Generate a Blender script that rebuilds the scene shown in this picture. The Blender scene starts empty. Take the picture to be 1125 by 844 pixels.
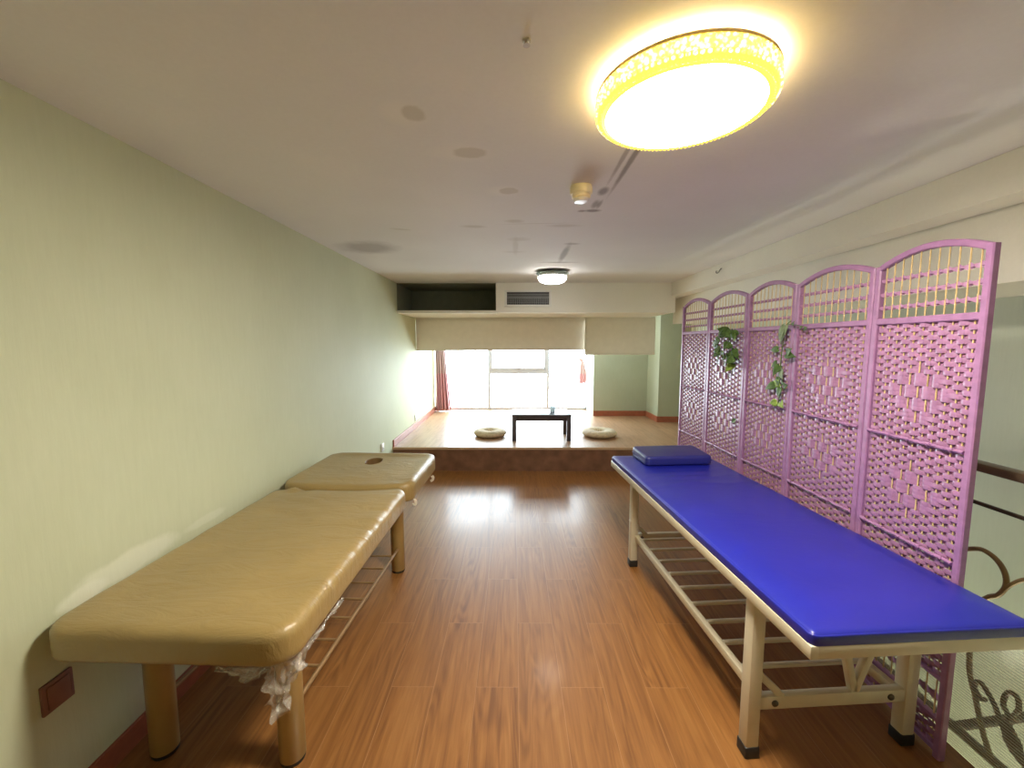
import bpy, bmesh, math, random
from mathutils import Vector, Matrix, noise
random.seed(7)
scene = bpy.context.scene
COL = scene.collection
PI = math.pi

# ------------------------------------------------------------------ materials
class NT:
    """small node-tree helper"""
    def __init__(s, m):
        s.t = m.node_tree; s.n = s.t.nodes; s.l = s.t.links
    def new(s, kind, **kw):
        nd = s.n.new(kind)
        for k, v in kw.items(): setattr(nd, k, v)
        return nd
    def put(s, sock, v):
        if hasattr(v, 'is_linked') or isinstance(v, bpy.types.NodeSocket): s.l.new(v, sock)
        else: sock.default_value = v
    def math(s, op, a, b=None, clamp=False):
        nd = s.new('ShaderNodeMath', operation=op, use_clamp=clamp)
        s.put(nd.inputs[0], a)
        if b is not None: s.put(nd.inputs[1], b)
        return nd.outputs[0]
    def mix(s, fac, a, b, blend='MIX'):
        nd = s.new('ShaderNodeMix', data_type='RGBA', blend_type=blend)
        s.put(nd.inputs[0], fac); s.put(nd.inputs[6], a); s.put(nd.inputs[7], b)
        return nd.outputs[2]
    def ramp(s, fac, stops):
        nd = s.new('ShaderNodeValToRGB'); s.put(nd.inputs[0], fac)
        e = nd.color_ramp.elements
        while len(e) < len(stops): e.new(0.5)
        for q, (p, c) in zip(e, stops): q.position = p; q.color = c if len(c) == 4 else (*c, 1)
        return nd.outputs[0]
    def noise(s, vec, scale=5, detail=3, rough=.5, dist=0, dims='3D', w=None):
        nd = s.new('ShaderNodeTexNoise', noise_dimensions=dims)
        if vec is not None: s.l.new(vec, nd.inputs['Vector'])
        nd.inputs['Scale'].default_value = scale; nd.inputs['Detail'].default_value = detail
        nd.inputs['Roughness'].default_value = rough; nd.inputs['Distortion'].default_value = dist
        if w is not None: s.put(nd.inputs['W'], w)
        return nd.outputs['Fac']
    def mapping(s, vec, loc=(0,0,0), rot=(0,0,0), scale=(1,1,1)):
        nd = s.new('ShaderNodeMapping'); s.l.new(vec, nd.inputs[0])
        nd.inputs[1].default_value = loc; nd.inputs[2].default_value = rot; nd.inputs[3].default_value = scale
        return nd.outputs[0]
    def bump(s, h, strength=.2, dist=.01):
        nd = s.new('ShaderNodeBump'); s.l.new(h, nd.inputs['Height'])
        nd.inputs['Strength'].default_value = strength; nd.inputs['Distance'].default_value = dist
        return nd.outputs[0]

def mat(name, color=(.5,.5,.5), rough=.5, metal=0., spec=.5, coat=0., coat_rough=.1, var=.06, vscale=12, bump=0., bscale=60, sheen=0.):
    m = bpy.data.materials.new(name); m.use_nodes = True
    t = NT(m); b = t.n['Principled BSDF']
    co = t.new('ShaderNodeTexCoord').outputs['Object']
    f = t.noise(co, vscale, 4)
    lo = tuple(c*(1-var) for c in color); hi = tuple(min(1, c*(1+var)) for c in color)
    t.l.new(t.ramp(f, [(.3, lo), (.7, hi)]), b.inputs['Base Color'])
    b.inputs['Roughness'].default_value = rough; b.inputs['Metallic'].default_value = metal
    b.inputs['Specular IOR Level'].default_value = spec
    b.inputs['Coat Weight'].default_value = coat; b.inputs['Coat Roughness'].default_value = coat_rough
    b.inputs['Sheen Weight'].default_value = sheen
    if bump:
        t.l.new(t.bump(t.noise(co, bscale, 4), bump, .01), b.inputs['Normal'])
    return m

def emit(name, color, strength, base=(.9,.9,.9)):
    m = bpy.data.materials.new(name); m.use_nodes = True
    b = m.node_tree.nodes['Principled BSDF']
    b.inputs['Base Color'].default_value = (*base, 1); b.inputs['Roughness'].default_value = .4
    b.inputs['Emission Color'].default_value = (*color, 1); b.inputs['Emission Strength'].default_value = strength
    return m

def wood_floor(name, dark, mid, light, grout, rough=.24):
    m = bpy.data.materials.new(name); m.use_nodes = True
    t = NT(m); b = t.n['Principled BSDF']
    pos = t.new('ShaderNodeNewGeometry').outputs['Position']
    uv = t.mapping(pos, loc=(-1.269+.84*4, -.020+.186*20, 0), rot=(0,0,0))
    sep = t.new('ShaderNodeSeparateXYZ'); t.l.new(pos, sep.inputs[0])
    cmb = t.new('ShaderNodeCombineXYZ')
    t.l.new(t.math('ADD', sep.outputs[1], .84*6-.005), cmb.inputs[0])
    t.l.new(t.math('ADD', sep.outputs[0], .186*20-.020), cmb.inputs[1])
    br = t.new('ShaderNodeTexBrick', offset=.5, offset_frequency=2, squash=1, squash_frequency=2)
    t.l.new(cmb.outputs[0], br.inputs['Vector'])
    br.inputs['Color1'].default_value = (0,0,0,1); br.inputs['Color2'].default_value = (1,1,1,1); br.inputs['Mortar'].default_value = (.5,.5,.5,1)
    br.inputs['Scale'].default_value = 1; br.inputs['Mortar Size'].default_value = .0011; br.inputs['Mortar Smooth'].default_value = .2
    br.inputs['Bias'].default_value = 0; br.inputs['Brick Width'].default_value = .84; br.inputs['Row Height'].default_value = .186
    rnd = br.outputs['Color']
    w = t.math('MULTIPLY', rnd, 37.)
    # offset the grain per board
    off = t.new('ShaderNodeCombineXYZ'); t.l.new(w, off.inputs[0]); t.l.new(t.math('MULTIPLY', rnd, 11.), off.inputs[1])
    add = t.new('ShaderNodeVectorMath', operation='ADD'); t.l.new(pos, add.inputs[0]); t.l.new(off.outputs[0], add.inputs[1])
    g1 = t.noise(t.mapping(add.outputs[0], scale=(24, 1.0, 1)), 1.5, 7, .66, .8)
    g2 = t.noise(t.mapping(add.outputs[0], scale=(130, 5, 1)), 2, 3, .6)
    # cathedral figure: contour lines of a stretched noise
    nn = t.noise(t.mapping(add.outputs[0], scale=(6.5, .75, 1)), 1, 2, .45, .3)
    rg = t.math('SINE', t.math('MULTIPLY', nn, 95.))
    rg = t.math('MULTIPLY', t.math('ADD', rg, 1.), .5)
    gate = t.noise(t.mapping(add.outputs[0], scale=(7, .6, 1)), 1.3, 2)
    rg = t.math('MULTIPLY', rg, t.math('MULTIPLY', t.math('SUBTRACT', gate, .38, True), 1.6, True))
    f = t.math('ADD', t.math('MULTIPLY', g1, .78), t.math('MULTIPLY', rg, -.34))
    f = t.math('ADD', t.math('ADD', f, t.math('MULTIPLY', g2, .10)), .07)
    c = t.ramp(f, [(.30, dark), (.52, mid), (.78, light)])
    c = t.mix(t.math('MULTIPLY', rnd, .30), c, (*[v*.78 for v in mid], 1))
    c = t.mix(br.outputs['Fac'], c, (*grout, 1))
    t.l.new(c, b.inputs['Base Color'])
    big = t.noise(pos, 2.2, 3)
    r = t.math('ADD', t.math('MULTIPLY', big, .10), rough + .05)
    r = t.math('ADD', r, t.math('MULTIPLY', g2, .08))
    t.l.new(r, b.inputs['Roughness'])
    b.inputs['Specular IOR Level'].default_value = .5
    b.inputs['Coat Weight'].default_value = .13; b.inputs['Coat Roughness'].default_value = .13
    h = t.math('ADD', t.math('MULTIPLY', g1, .35), t.math('MULTIPLY', br.outputs['Fac'], -1.))
    nb = t.bump(h, .12, .002); t.l.new(nb, b.inputs['Normal']); t.l.new(nb, b.inputs['Coat Normal'])
    return m

def wall_paint(name, c1, c2, rough=.62, streak=True):
    m = bpy.data.materials.new(name); m.use_nodes = True
    t = NT(m); b = t.n['Principled BSDF']
    pos = t.new('ShaderNodeNewGeometry').outputs['Position']
    f = t.noise(pos, 1.3, 4, .55)
    s = t.noise(t.mapping(pos, scale=(60, 60, 7) if streak else (60,60,60)), 1, 5, .65)
    ff = t.math('ADD', t.math('MULTIPLY', f, .7), t.math('MULTIPLY', s, .3))
    t.l.new(t.ramp(ff, [(.35, c1), (.65, c2)]), b.inputs['Base Color'])
    b.inputs['Roughness'].default_value = rough; b.inputs['Specular IOR Level'].default_value = .35
    t.l.new(t.bump(s, .16 if streak else .04, .004), b.inputs['Normal'])
    return m, t, b, pos

def ellipse_mask(t, pos, cx, cy, rx, ry, soft=.35, ang=0, nz=None, amt=.5):
    """1 inside an ellipse on the ceiling, ragged by noise"""
    v = t.new('ShaderNodeVectorMath', operation='SUBTRACT'); t.l.new(pos, v.inputs[0]); v.inputs[1].default_value = (cx, cy, 0)
    mp = t.mapping(v.outputs[0], rot=(0,0,-ang))
    sc = t.new('ShaderNodeVectorMath', operation='MULTIPLY'); t.l.new(mp, sc.inputs[0]); sc.inputs[1].default_value = (1/rx, 1/ry, 0)
    ln = t.new('ShaderNodeVectorMath', operation='LENGTH'); t.l.new(sc.outputs[0], ln.inputs[0])
    d = ln.outputs['Value']
    if nz is not None: d = t.math('ADD', d, t.math('MULTIPLY', t.math('SUBTRACT', nz, .5), amt*2))
    mr = t.new('ShaderNodeMapRange'); t.l.new(d, mr.inputs[0])
    mr.inputs[1].default_value = 1+soft; mr.inputs[2].default_value = 1-soft; mr.inputs[3].default_value = 0; mr.inputs[4].default_value = 1
    return mr.outputs[0]

# ------------------------------------------------------------------ geometry helpers
def obj(name, bm, m, parent=None, smooth=True, angle=40):
    me = bpy.data.meshes.new(name)
    bmesh.ops.recalc_face_normals(bm, faces=bm.faces[:])
    bm.to_mesh(me); bm.free()
    if smooth:
        me.polygons.foreach_set('use_smooth', [True]*len(me.polygons))
        me.set_sharp_from_angle(angle=math.radians(angle))
    for mm in (m if isinstance(m, (list, tuple)) else [m]): me.materials.append(mm)
    o = bpy.data.objects.new(name, me); COL.objects.link(o)
    if parent: o.parent = parent
    return o
def thing(name, label, cat, loc=(0,0,0), rotz=0, group=None):
    o = bpy.data.objects.new(name, None); COL.objects.link(o)
    o.empty_display_size = .1
    o.location = loc; o.rotation_euler = (0,0,rotz)
    return tag(o, label, cat, group)
def tag(o, label, cat, group=None, kind=None):
    o['label'] = label; o['category'] = cat
    if group: o['group'] = group
    if kind: o['kind'] = kind
    return o
def struct(name, bm, m, smooth=False):
    o = obj(name, bm, m, None, smooth); o['kind'] = 'structure'; return o
def B(): return bmesh.new()
def box(bm, x0, x1, y0, y1, z0, z1, bev=0, seg=2, mtx=None):
    r = bmesh.ops.create_cube(bm, size=1)
    vs = r['verts']
    for v in vs: v.co = Vector(((x0+x1)/2+v.co.x*(x1-x0), (y0+y1)/2+v.co.y*(y1-y0), (z0+z1)/2+v.co.z*(z1-z0)))
    if bev:
        es = list({e for v in vs for e in v.link_edges})
        rb = bmesh.ops.bevel(bm, geom=es, offset=bev, segments=seg, profile=.5, affect='EDGES')
        vs = list({v for f in rb['faces'] for v in f.verts} | {v for v in vs if v.is_valid})
    if mtx is not None:
        for v in vs: v.co = mtx @ v.co
    return vs
def bar(bm, p, q, w, h, bev=0, up=(0,0,1)):
    """rectangular bar from p to q"""
    p = Vector(p); q = Vector(q); d = (q-p); L = d.length; d.normalize()
    u = Vector(up)
    if abs(d.dot(u)) > .95: u = Vector((0,1,0))
    s = d.cross(u).normalized(); u = s.cross(d).normalized()
    m = Matrix((( s.x, d.x, u.x, p.x),(s.y, d.y, u.y, p.y),(s.z, d.z, u.z, p.z),(0,0,0,1)))
    box(bm, -w/2, w/2, 0, L, -h/2, h/2, bev, 2, m)
def tube(bm, pts, r, n=8, closed=False, caps=True):
    pts = [Vector(p) for p in pts]; N = len(pts)
    rs = r if isinstance(r, (list, tuple)) else [r]*N
    rings = []; prev = None
    for i, p in enumerate(pts):
        a = pts[(i-1) % N] if (closed or i) else p
        b = pts[(i+1) % N] if (closed or i < N-1) else p
        d = (b-a).normalized()
        if prev is None:
            u = Vector((0,0,1)) if abs(d.z) < .9 else Vector((1,0,0))
        else: u = prev
        s = d.cross(u)
        if s.length < 1e-6: s = d.cross(Vector((1,0,0)))
        s.normalize(); u = s.cross(d).normalized(); prev = u
        rings.append([bm.verts.new(p + (s*math.cos(2*PI*k/n) + u*math.sin(2*PI*k/n))*rs[i]) for k in range(n)])
    M = N if closed else N-1
    for i in range(M):
        A, C = rings[i], rings[(i+1) % N]
        for k in range(n): bm.faces.new((A[k], A[(k+1)%n], C[(k+1)%n], C[k]))
    if caps and not closed:
        bm.faces.new(rings[0]); bm.faces.new(rings[-1])
def lathe(bm, prof, n=48, cx=0, cy=0, cz=0):
    """prof: list of (r, z)"""
    rings = []
    for r, z in prof:
        if r < 1e-6: rings.append([bm.verts.new((cx, cy, cz+z))])
        else: rings.append([bm.verts.new((cx+r*math.cos(2*PI*k/n), cy+r*math.sin(2*PI*k/n), cz+z)) for k in range(n)])
    for A, C in zip(rings, rings[1:]):
        for k in range(n):
            if len(A) == 1 and len(C) == 1: continue
            if len(A) == 1: bm.faces.new((A[0], C[k], C[(k+1)%n]))
            elif len(C) == 1: bm.faces.new((A[k], A[(k+1)%n], C[0]))
            else: bm.faces.new((A[k], A[(k+1)%n], C[(k+1)%n], C[k]))
def spline(pts, n=8):
    """Catmull-Rom through points"""
    P = [Vector(p) for p in pts]; out = []
    for i in range(len(P)-1):
        p0 = P[max(i-1,0)]; p1 = P[i]; p2 = P[i+1]; p3 = P[min(i+2, len(P)-1)]
        for k in range(n):
            t = k/n
            out.append(.5*((2*p1)+(p2-p0)*t+(2*p0-5*p1+4*p2-p3)*t*t+(3*p1-p0-3*p2+p3)*t**3))
    out.append(P[-1]); return out
def edges_of(h, r, n, inner):
    a = [-h + r*(1-math.cos(PI/2*i/n)) for i in range(n)]
    m = [-h+r + (2*h-2*r)*i/inner for i in range(inner+1)]
    return a + m + [-v for v in reversed(a)]
def pad(bm, w, l, h, rc, re, rb=None, nx=14, ny=40, nz=4, n=7, fn=None):
    """upholstered slab: rounded outline rc, rounded top edge re, bottom edge rb; centred, z 0..h; fn(x,y,s)->dz on top"""
    rb = re*.5 if rb is None else rb
    X = edges_of(w/2, rc, n, nx); Y = edges_of(l/2, rc, n, ny)
    Z = [rb*i/2 for i in range(2)] + [rb+(h-re-rb)*i/nz for i in range(nz)] + [h-re+re*math.sin(PI/2*i/5) for i in range(6)]
    g = {}
    def vert(x, y, z):
        key = (round(x,5), round(y,5), round(z,5))
        if key in g: return g[key]
        qx = max(-w/2+rc, min(w/2-rc, x)); qy = max(-l/2+rc, min(l/2-rc, y))
        v = Vector((x-qx, y-qy)); m = max(abs(v.x), abs(v.y))
        if m > 1e-9:
            nrm = v.normalized(); s = rc - m
            m2, z2 = m, z
            if z > h-re and s < re:
                a = re-s; b = z-(h-re); mm = max(a, b); hy = math.hypot(a, b)
                a, b = (a*mm/hy, b*mm/hy) if hy > 0 else (a, b)
                m2 = rc - (re-a); z2 = h-re+b
            elif z < rb and s < rb:
                a = rb-s; b = rb-z; mm = max(a, b); hy = math.hypot(a, b)
                a, b = (a*mm/hy, b*mm/hy) if hy > 0 else (a, b)
                m2 = rc-(rb-a); z2 = rb-b
            px, py = qx+nrm.x*m2, qy+nrm.y*m2
        else: px, py, z2, s = x, y, z, rc
        if fn and z > h*.5: z2 += fn(px, py, min(w/2-abs(px), l/2-abs(py)))*min(1, (z-h*.5)/(h*.5))
        g[key] = bm.verts.new((px, py, z2)); return g[key]
    def quad(*p):
        vs = [vert(*q) for q in p]
        if len(set(vs)) == 4:
            try: bm.faces.new(vs)
            except ValueError: pass
    for zz in (0, h):
        for i in range(len(X)-1):
            for j in range(len(Y)-1): quad((X[i],Y[j],zz),(X[i+1],Y[j],zz),(X[i+1],Y[j+1],zz),(X[i],Y[j+1],zz))
    for k in range(len(Z)-1):
        for i in range(len(X)-1):
            for yy in (-l/2, l/2): quad((X[i],yy,Z[k]),(X[i+1],yy,Z[k]),(X[i+1],yy,Z[k+1]),(X[i],yy,Z[k+1]))
        for j in range(len(Y)-1):
            for xx in (-w/2, w/2): quad((xx,Y[j],Z[k]),(xx,Y[j+1],Z[k]),(xx,Y[j+1],Z[k+1]),(xx,Y[j],Z[k+1]))
def nz(x, y, z=0): return noise.noise(Vector((x, y, z)))

# ------------------------------------------------------------------ camera
cam = bpy.data.cameras.new('camera'); co = bpy.data.objects.new('camera', cam); COL.objects.link(co)
cam.sensor_fit = 'HORIZONTAL'; cam.sensor_width = 36; cam.lens = 456/1125*36
cam.clip_start = .05
co.location = (0, 0, 1.5); co.rotation_euler = (PI/2-.0964, 0, .005)
scene.camera = co

# ------------------------------------------------------------------ key dimensions (metres)
XL, XR, H = -1.43, 2.70, 2.235       # left wall, stairwell wall, ceiling
YB, YP, YW = -2.3, 4.80, 7.60        # wall behind, platform front, window plane
PZ = .285                            # platform height
XF = 1.64                            # floor edge at the stairwell
# ------------------------------------------------------------------ setting materials
M_wall, _t, _b, _p = wall_paint('green_wall_paint', (.55,.59,.405), (.61,.65,.465), rough=.5)
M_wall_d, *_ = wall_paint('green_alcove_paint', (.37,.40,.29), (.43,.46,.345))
M_stair, *_ = wall_paint('stairwell_paint', (.56,.60,.47), (.62,.66,.53))
M_white, *_ = wall_paint('white_plaster', (.76,.74,.66), (.83,.81,.73), rough=.7, streak=False)
M_floor = wood_floor('wood_floor', (.16,.062,.016), (.28,.118,.031), (.40,.195,.060), (.35,.18,.075))
M_plat = wood_floor('platform_wood', (.28,.16,.085), (.40,.235,.13), (.50,.31,.18), (.45,.28,.17), rough=.28)
M_riser = mat('dark_riser_wood', (.20,.10,.06), .4, var=.25, vscale=9)
M_base = mat('red_brown_baseboard', (.32,.095,.05), .35, var=.15, vscale=20)
M_base_lip = mat('pale_edge_trim', (.55,.38,.24), .3)
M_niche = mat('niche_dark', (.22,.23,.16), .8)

# ceiling with its own stains
M_ceil, t, b, pos = wall_paint('ceiling_paint', (.74,.73,.715), (.80,.79,.775), rough=.75, streak=False)
base = b.inputs['Base Color'].links[0].from_socket
n1 = t.noise(pos, 9, 4, .6)
masks_light = [(-.172,1.682,.065,.045),(-.021,2.086,.045,.04),(-.321,1.407,.04,.045)]
col = base
for cx, cy, rx, ry in masks_light:
    e1 = ellipse_mask(t, pos, cx-.03, cy, rx*1.5, ry*1.4, .5, 0, n1, .5)
    col = t.mix(t.math('MULTIPLY', e1, .5), col, (.86,.83,.77,1))
    e2 = ellipse_mask(t, pos, cx, cy, rx, ry, .15, 0, n1, .5)
    col = t.mix(t.math('MULTIPLY', e2, .75), col, (.60,.57,.50,1))
for cx, cy, rx, ry, ang, a in [(-.257,2.694,.07,.03,.1,.5),(.0,2.579,.05,.03,0,.5),(.313,2.677,.09,.03,0,.5),(.15,2.63,.22,.008,-.06,.4),
                               (.033,3.015,.07,.05,0,.35),(.01,3.25,.02,.25,0,.35),(-.732,2.754,.06,.02,.3,.4),(.0,3.42,.08,.03,0,.3)]:
    e = ellipse_mask(t, pos, cx, cy, rx, ry, .4, ang, n1, .45)
    col = t.mix(t.math('MULTIPLY', e, a), col, (.50,.47,.41,1))
for cx, cy, rx, ry, ang, a in [(.470,1.72,.011,.36,0,.75),(.432,1.70,.009,.26,0,.55),(.432,2.09,.022,.05,.0,.75),(.430,2.28,.018,.06,.0,.65),(.452,2.28,.01,.06,.0,.6),
                               (.435,2.385,.04,.022,0,.85),(.375,2.39,.02,.018,0,.7),(.41,3.50,.024,.30,0,.7),(.425,3.15,.05,.03,0,.45),(.40,3.85,.16,.025,0,.6),(-1.12,3.27,.2,.17,-.5,.5)]:
    e = ellipse_mask(t, pos, cx, cy, rx, ry, .4, ang, n1, .3)
    col = t.mix(t.math('MULTIPLY', e, a), col, (.20,.17,.15,1))
t.l.new(col, b.inputs['Base Color'])

# left wall: a scuffed pale patch just above the khaki bed
wl, t, b, pos = wall_paint('green_wall_paint_left', (.55,.59,.405), (.61,.65,.465), rough=.65)
b.inputs['Specular IOR Level'].default_value = .2
base = b.inputs['Base Color'].links[0].from_socket
v = t.mapping(pos, rot=(0, PI/2, 0))
sp = t.new('ShaderNodeSeparateXYZ'); t.l.new(pos, sp.inputs[0])
cm = t.new('ShaderNodeCombineXYZ'); t.l.new(sp.outputs[1], cm.inputs[0]); t.l.new(sp.outputs[2], cm.inputs[1])
n1 = t.noise(pos, 7, 4, .6)
col = base
for cy, cz, ry, rz, a in [(1.47,.69,.20,.045,.55),(1.30,.67,.08,.03,.6),(1.85,.69,.12,.02,.3)]:
    e = ellipse_mask(t, cm.outputs[0], cy, cz, ry, rz, .2, 0, n1, .5)
    col = t.mix(t.math('MULTIPLY', e, a), col, (.80,.82,.68,1))
t.l.new(col, b.inputs['Base Color'])
M_wall_l = wl

# ------------------------------------------------------------------ the shell
bm = B(); box(bm, XL-.12, XF, YB, YP+.02, -.15, 0); struct('floor', bm, M_floor)
bm = B(); box(bm, XL-.12, XR+.12, YB-.12, YW+.15, H, H+.12); struct('ceiling', bm, M_ceil)
bm = B(); box(bm, XL-.12, XL, YB-.12, YW+.15, -.15, H); struct('wall_left', bm, M_wall_l)
bm = B(); box(bm, XR, XR+.12, YB-.12, YW+.15, -2.6, H); struct('wall_right', bm, M_stair)
bm = B(); box(bm, XL-.12, XR+.12, YB-.12, YB, -2.6, H); struct('wall_back', bm, M_wall)
# stairwell beside the room
bm = B(); box(bm, XF-.1, XF-.002, YB, YP, -2.6, -.15); struct('wall_stairwell', bm, M_stair)
bm = B(); box(bm, XF-.1, XR+.12, YB-.12, YP+.1, -2.7, -2.6); struct('floor_stairwell', bm, M_floor)
# platform
bm = B(); box(bm, XL, XR, YP, YW+.15, PZ-.03, PZ); o = struct('floor_platform', bm, M_plat)
bm = B(); box(bm, XL, XR, YP, YP+.1, -2.6, PZ-.03); struct('wall_platform_riser', bm, M_riser)
bm = B(); box(bm, XL, XF, YP-.012, YP, PZ-.028, PZ+.002, .004); struct('trim_1', bm, M_base_lip)
# window wall: strips around the opening (x XL..1.30, z PZ..2.0)
WX1 = 1.36
bm = B(); box(bm, WX1, XR, YW, YW+.15, PZ, H); box(bm, XL, WX1, YW, YW+.15, 2.02, H); struct('wall_front', bm, M_white)
# alcove right of the window
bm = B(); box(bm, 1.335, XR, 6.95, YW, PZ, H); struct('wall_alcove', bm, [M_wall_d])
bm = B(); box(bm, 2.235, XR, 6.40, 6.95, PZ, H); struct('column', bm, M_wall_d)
# bulkhead over the platform with an open niche on its left
bm = B()
box(bm, -.22, 1.95, 5.10, 6.16, 1.88, H)
box(bm, XL, -.22, 5.10, 6.16, 1.875, 1.905)
struct('soffit', bm, M_white)
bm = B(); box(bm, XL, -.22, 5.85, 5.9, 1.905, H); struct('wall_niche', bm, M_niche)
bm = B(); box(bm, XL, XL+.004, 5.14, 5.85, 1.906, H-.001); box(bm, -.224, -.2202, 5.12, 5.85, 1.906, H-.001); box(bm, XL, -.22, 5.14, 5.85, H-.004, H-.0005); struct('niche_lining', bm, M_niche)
# stepped beam over the stairwell
bm = B(); box(bm, 1.90, 2.08, YB, 6.16, 2.07, H); box(bm, 2.06, XR, YB, 5.45, 1.755, H); struct('beam', bm, M_white)
# baseboards
bm = B(); box(bm, XL, XL+.014, YB, YP-.01, 0, .085, .003); struct('baseboard_left', bm, M_base)
bm = B(); box(bm, XL, XL+.014, YP, YW-.02, PZ, PZ+.085, .003); struct('baseboard_platform', bm, M_base)
bm = B()
box(bm, 1.335, 2.235, 6.936, 6.95, PZ, PZ+.09, .003); box(bm, 2.221, 2.235, 6.40, 6.94, PZ, PZ+.09, .003); box(bm, 2.221, XR, 6.386, 6.40, PZ, PZ+.09, .003)
struct('baseboard_alcove', bm, M_base)
bm = B(); box(bm, XL, XR, YB, YB+.014, 0, .085); struct('baseboard_back', bm, M_base)

# ------------------------------------------------------------------ window
M_frame = mat('grey_window_frame', (.42,.42,.45), .4, var=.03)
M_glass = bpy.data.materials.new('window_glass'); M_glass.use_nodes = True
t = NT(M_glass); t.n.remove(t.n['Principled BSDF'])
tr = t.new('ShaderNodeBsdfTransparent'); gl = t.new('ShaderNodeBsdfGlossy'); gl.inputs['Roughness'].default_value = .03
mx = t.new('ShaderNodeMixShader'); mx.inputs[0].default_value = .05
t.l.new(tr.outputs[0], mx.inputs[1]); t.l.new(gl.outputs[0], mx.inputs[2]); t.l.new(mx.outputs[0], t.n['Material Output'].inputs[0])
bm = B()
ma, mb = (-.455, .625)              # mullion centres
y0, y1 = YW+.03, YW+.09
for x in (ma, mb): box(bm, x-.024, x+.024, y0, y1, PZ+.04, 1.98, .006)
for x in (XL+.02, WX1-.02): box(bm, x-.02, x+.02, y0, y1, PZ, 2.02, .006)
box(bm, XL, WX1, y0, y1, PZ, PZ+.04, .006); box(bm, XL, WX1, y0, y1, 1.98, 2.02, .006)
box(bm, ma+.01, mb-.01, y0, y1, .95, 1.04, .006)
wf = struct('window_1', bm, M_frame)
bm = B(); box(bm, ma+.05, mb-.05, y0-.015, y0+.01, 1.03, 1.06, .005); box(bm, ma+.0, ma+.055, y0-.015, y0+.01, 1.03, 1.98, .005); box(bm, mb-.075, mb-.0, y0-.015, y0+.01, 1.03, 1.98, .005); box(bm, ma+.05, mb-.05, y0-.015, y0+.01, 1.95, 1.98, .005)
sash = obj('sash', bm, M_frame, wf, False)
bm = B(); box(bm, .05, .13, y0-.035, y0-.012, 1.045, 1.062, .004); box(bm, .08, .10, y0-.04, y0-.012, 1.05, 1.085, .004); obj('sash_handle', bm, M_frame, sash, False)
bm = B(); box(bm, XL+.03, ma-.03, y0+.02, y0+.026, PZ+.03, 1.99); obj('pane', bm, M_glass, wf, False)
bm = B(); box(bm, mb+.03, WX1-.03, y0+.02, y0+.026, PZ+.03, 1.99); obj('pane', bm, M_glass, wf, False)
bm = B(); box(bm, ma+.03, mb-.03, y0+.02, y0+.026, PZ+.03, .97); obj('pane', bm, M_glass, wf, False)
bm = B(); box(bm, ma+.06, mb-.06, y0-.004, y0+.002, 1.045, 1.96); obj('pane', bm, M_glass, sash, False)

# ------------------------------------------------------------------ blinds and curtains
M_blind = mat('beige_blind_fabric', (.82,.77,.68), .85, var=.03, bump=.15, bscale=220)
M_blind2 = mat('beige_blind_fabric_pale', (.82,.78,.68), .85, var=.03, bump=.15, bscale=220)
for m in (M_blind, M_blind2):
    t = NT(m); b = t.n['Principled BSDF']; tl = t.new('ShaderNodeBsdfTranslucent'); tl.inputs[0].default_value = (.75,.66,.55,1)
    mx = t.new('ShaderNodeMixShader'); mx.inputs[0].default_value = .10
    t.l.new(b.outputs[0], mx.inputs[1]); t.l.new(tl.outputs[0], mx.inputs[2]); t.l.new(mx.outputs[0], t.n['Material Output'].inputs[0])
def blind(x0, x1, z0, z1, y, m, label, slope=0.):
    t = thing('roller_blind', label, 'blind', ((x0+x1)/2, y, z1), 0, None)
    w = (x1-x0)/2; h = z1-z0
    bm = B(); n = 30
    for s in (0, .004):
        vs = [[bm.verts.new((-w+2*w*i/n, s+.004*nz(i*.25, j*.6, x0), -h*j/8+(slope*(i/n) if j == 8 else slope*(i/n)*j/8))) for i in range(n+1)] for j in range(9)]
        for j in range(8):
            for i in range(n): bm.faces.new((vs[j][i], vs[j][i+1], vs[j+1][i+1], vs[j+1][i]))
    obj('fabric', bm, m, t)
    bm = B(); bar(bm, (-w, .002, -h+.008), (w, .002, -h+.008+slope), .016, .022, .005); obj('bottom_bar', bm, m, t)
    bm = B(); tube(bm, [(-w, .03, -.03), (w, .03, -.03)], .026, 14); obj('roller', bm, m, t)
    return t
lb_ = blind(XL+.002, 1.032, 1.402, 1.880, 6.08, M_blind, 'wide beige roller blind pulled partway down over the window', .012)
blind(1.022, 2.03, 1.345, 1.880, 6.02, M_blind2, 'narrower beige roller blind hanging in front of the green alcove')

M_strip = mat('cream_strip', (.78,.74,.62), .5, var=.02)  # added tube standing in for the pale blind edge where the blinds meet
bm = B(); w_ = (1.024-XL-.002)/2
tube(bm, [(w_-.006, -.075, 0), (w_-.006, -.075, -.485)], .007, 10)
obj('edge_strip', bm, M_strip, lb_)
def curtain_mat(name):
    m = bpy.data.materials.new(name); m.use_nodes = True
    t = NT(m); b = t.n['Principled BSDF']
    pos = t.new('ShaderNodeNewGeometry').outputs['Position']
    sp = t.new('ShaderNodeSeparateXYZ'); t.l.new(pos, sp.inputs[0])
    up = t.ramp(t.math('ADD', sp.outputs[2], t.math('MULTIPLY', t.noise(pos, 30, 2), .04)), [(0.98, (.60,.27,.32)), (1.0, (.56,.40,.40))])
    st = t.noise(t.mapping(pos, scale=(150, 8, 2)), 1, 2)
    c = t.mix(t.math('MULTIPLY', st, .4), up, (.75,.5,.5,1))
    t.l.new(c, b.inputs['Base Color']); b.inputs['Roughness'].default_value = .8
    b.inputs['Sheen Weight'].default_value = .2
    return m
M_curt = curtain_mat('pink_curtain')
cu = thing('curtain', 'pink curtain gathered in folds at the left side of the window', 'curtain', (-1.29, 7.42, PZ))
bm = B(); n = 70; J = 24
rows = []
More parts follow.
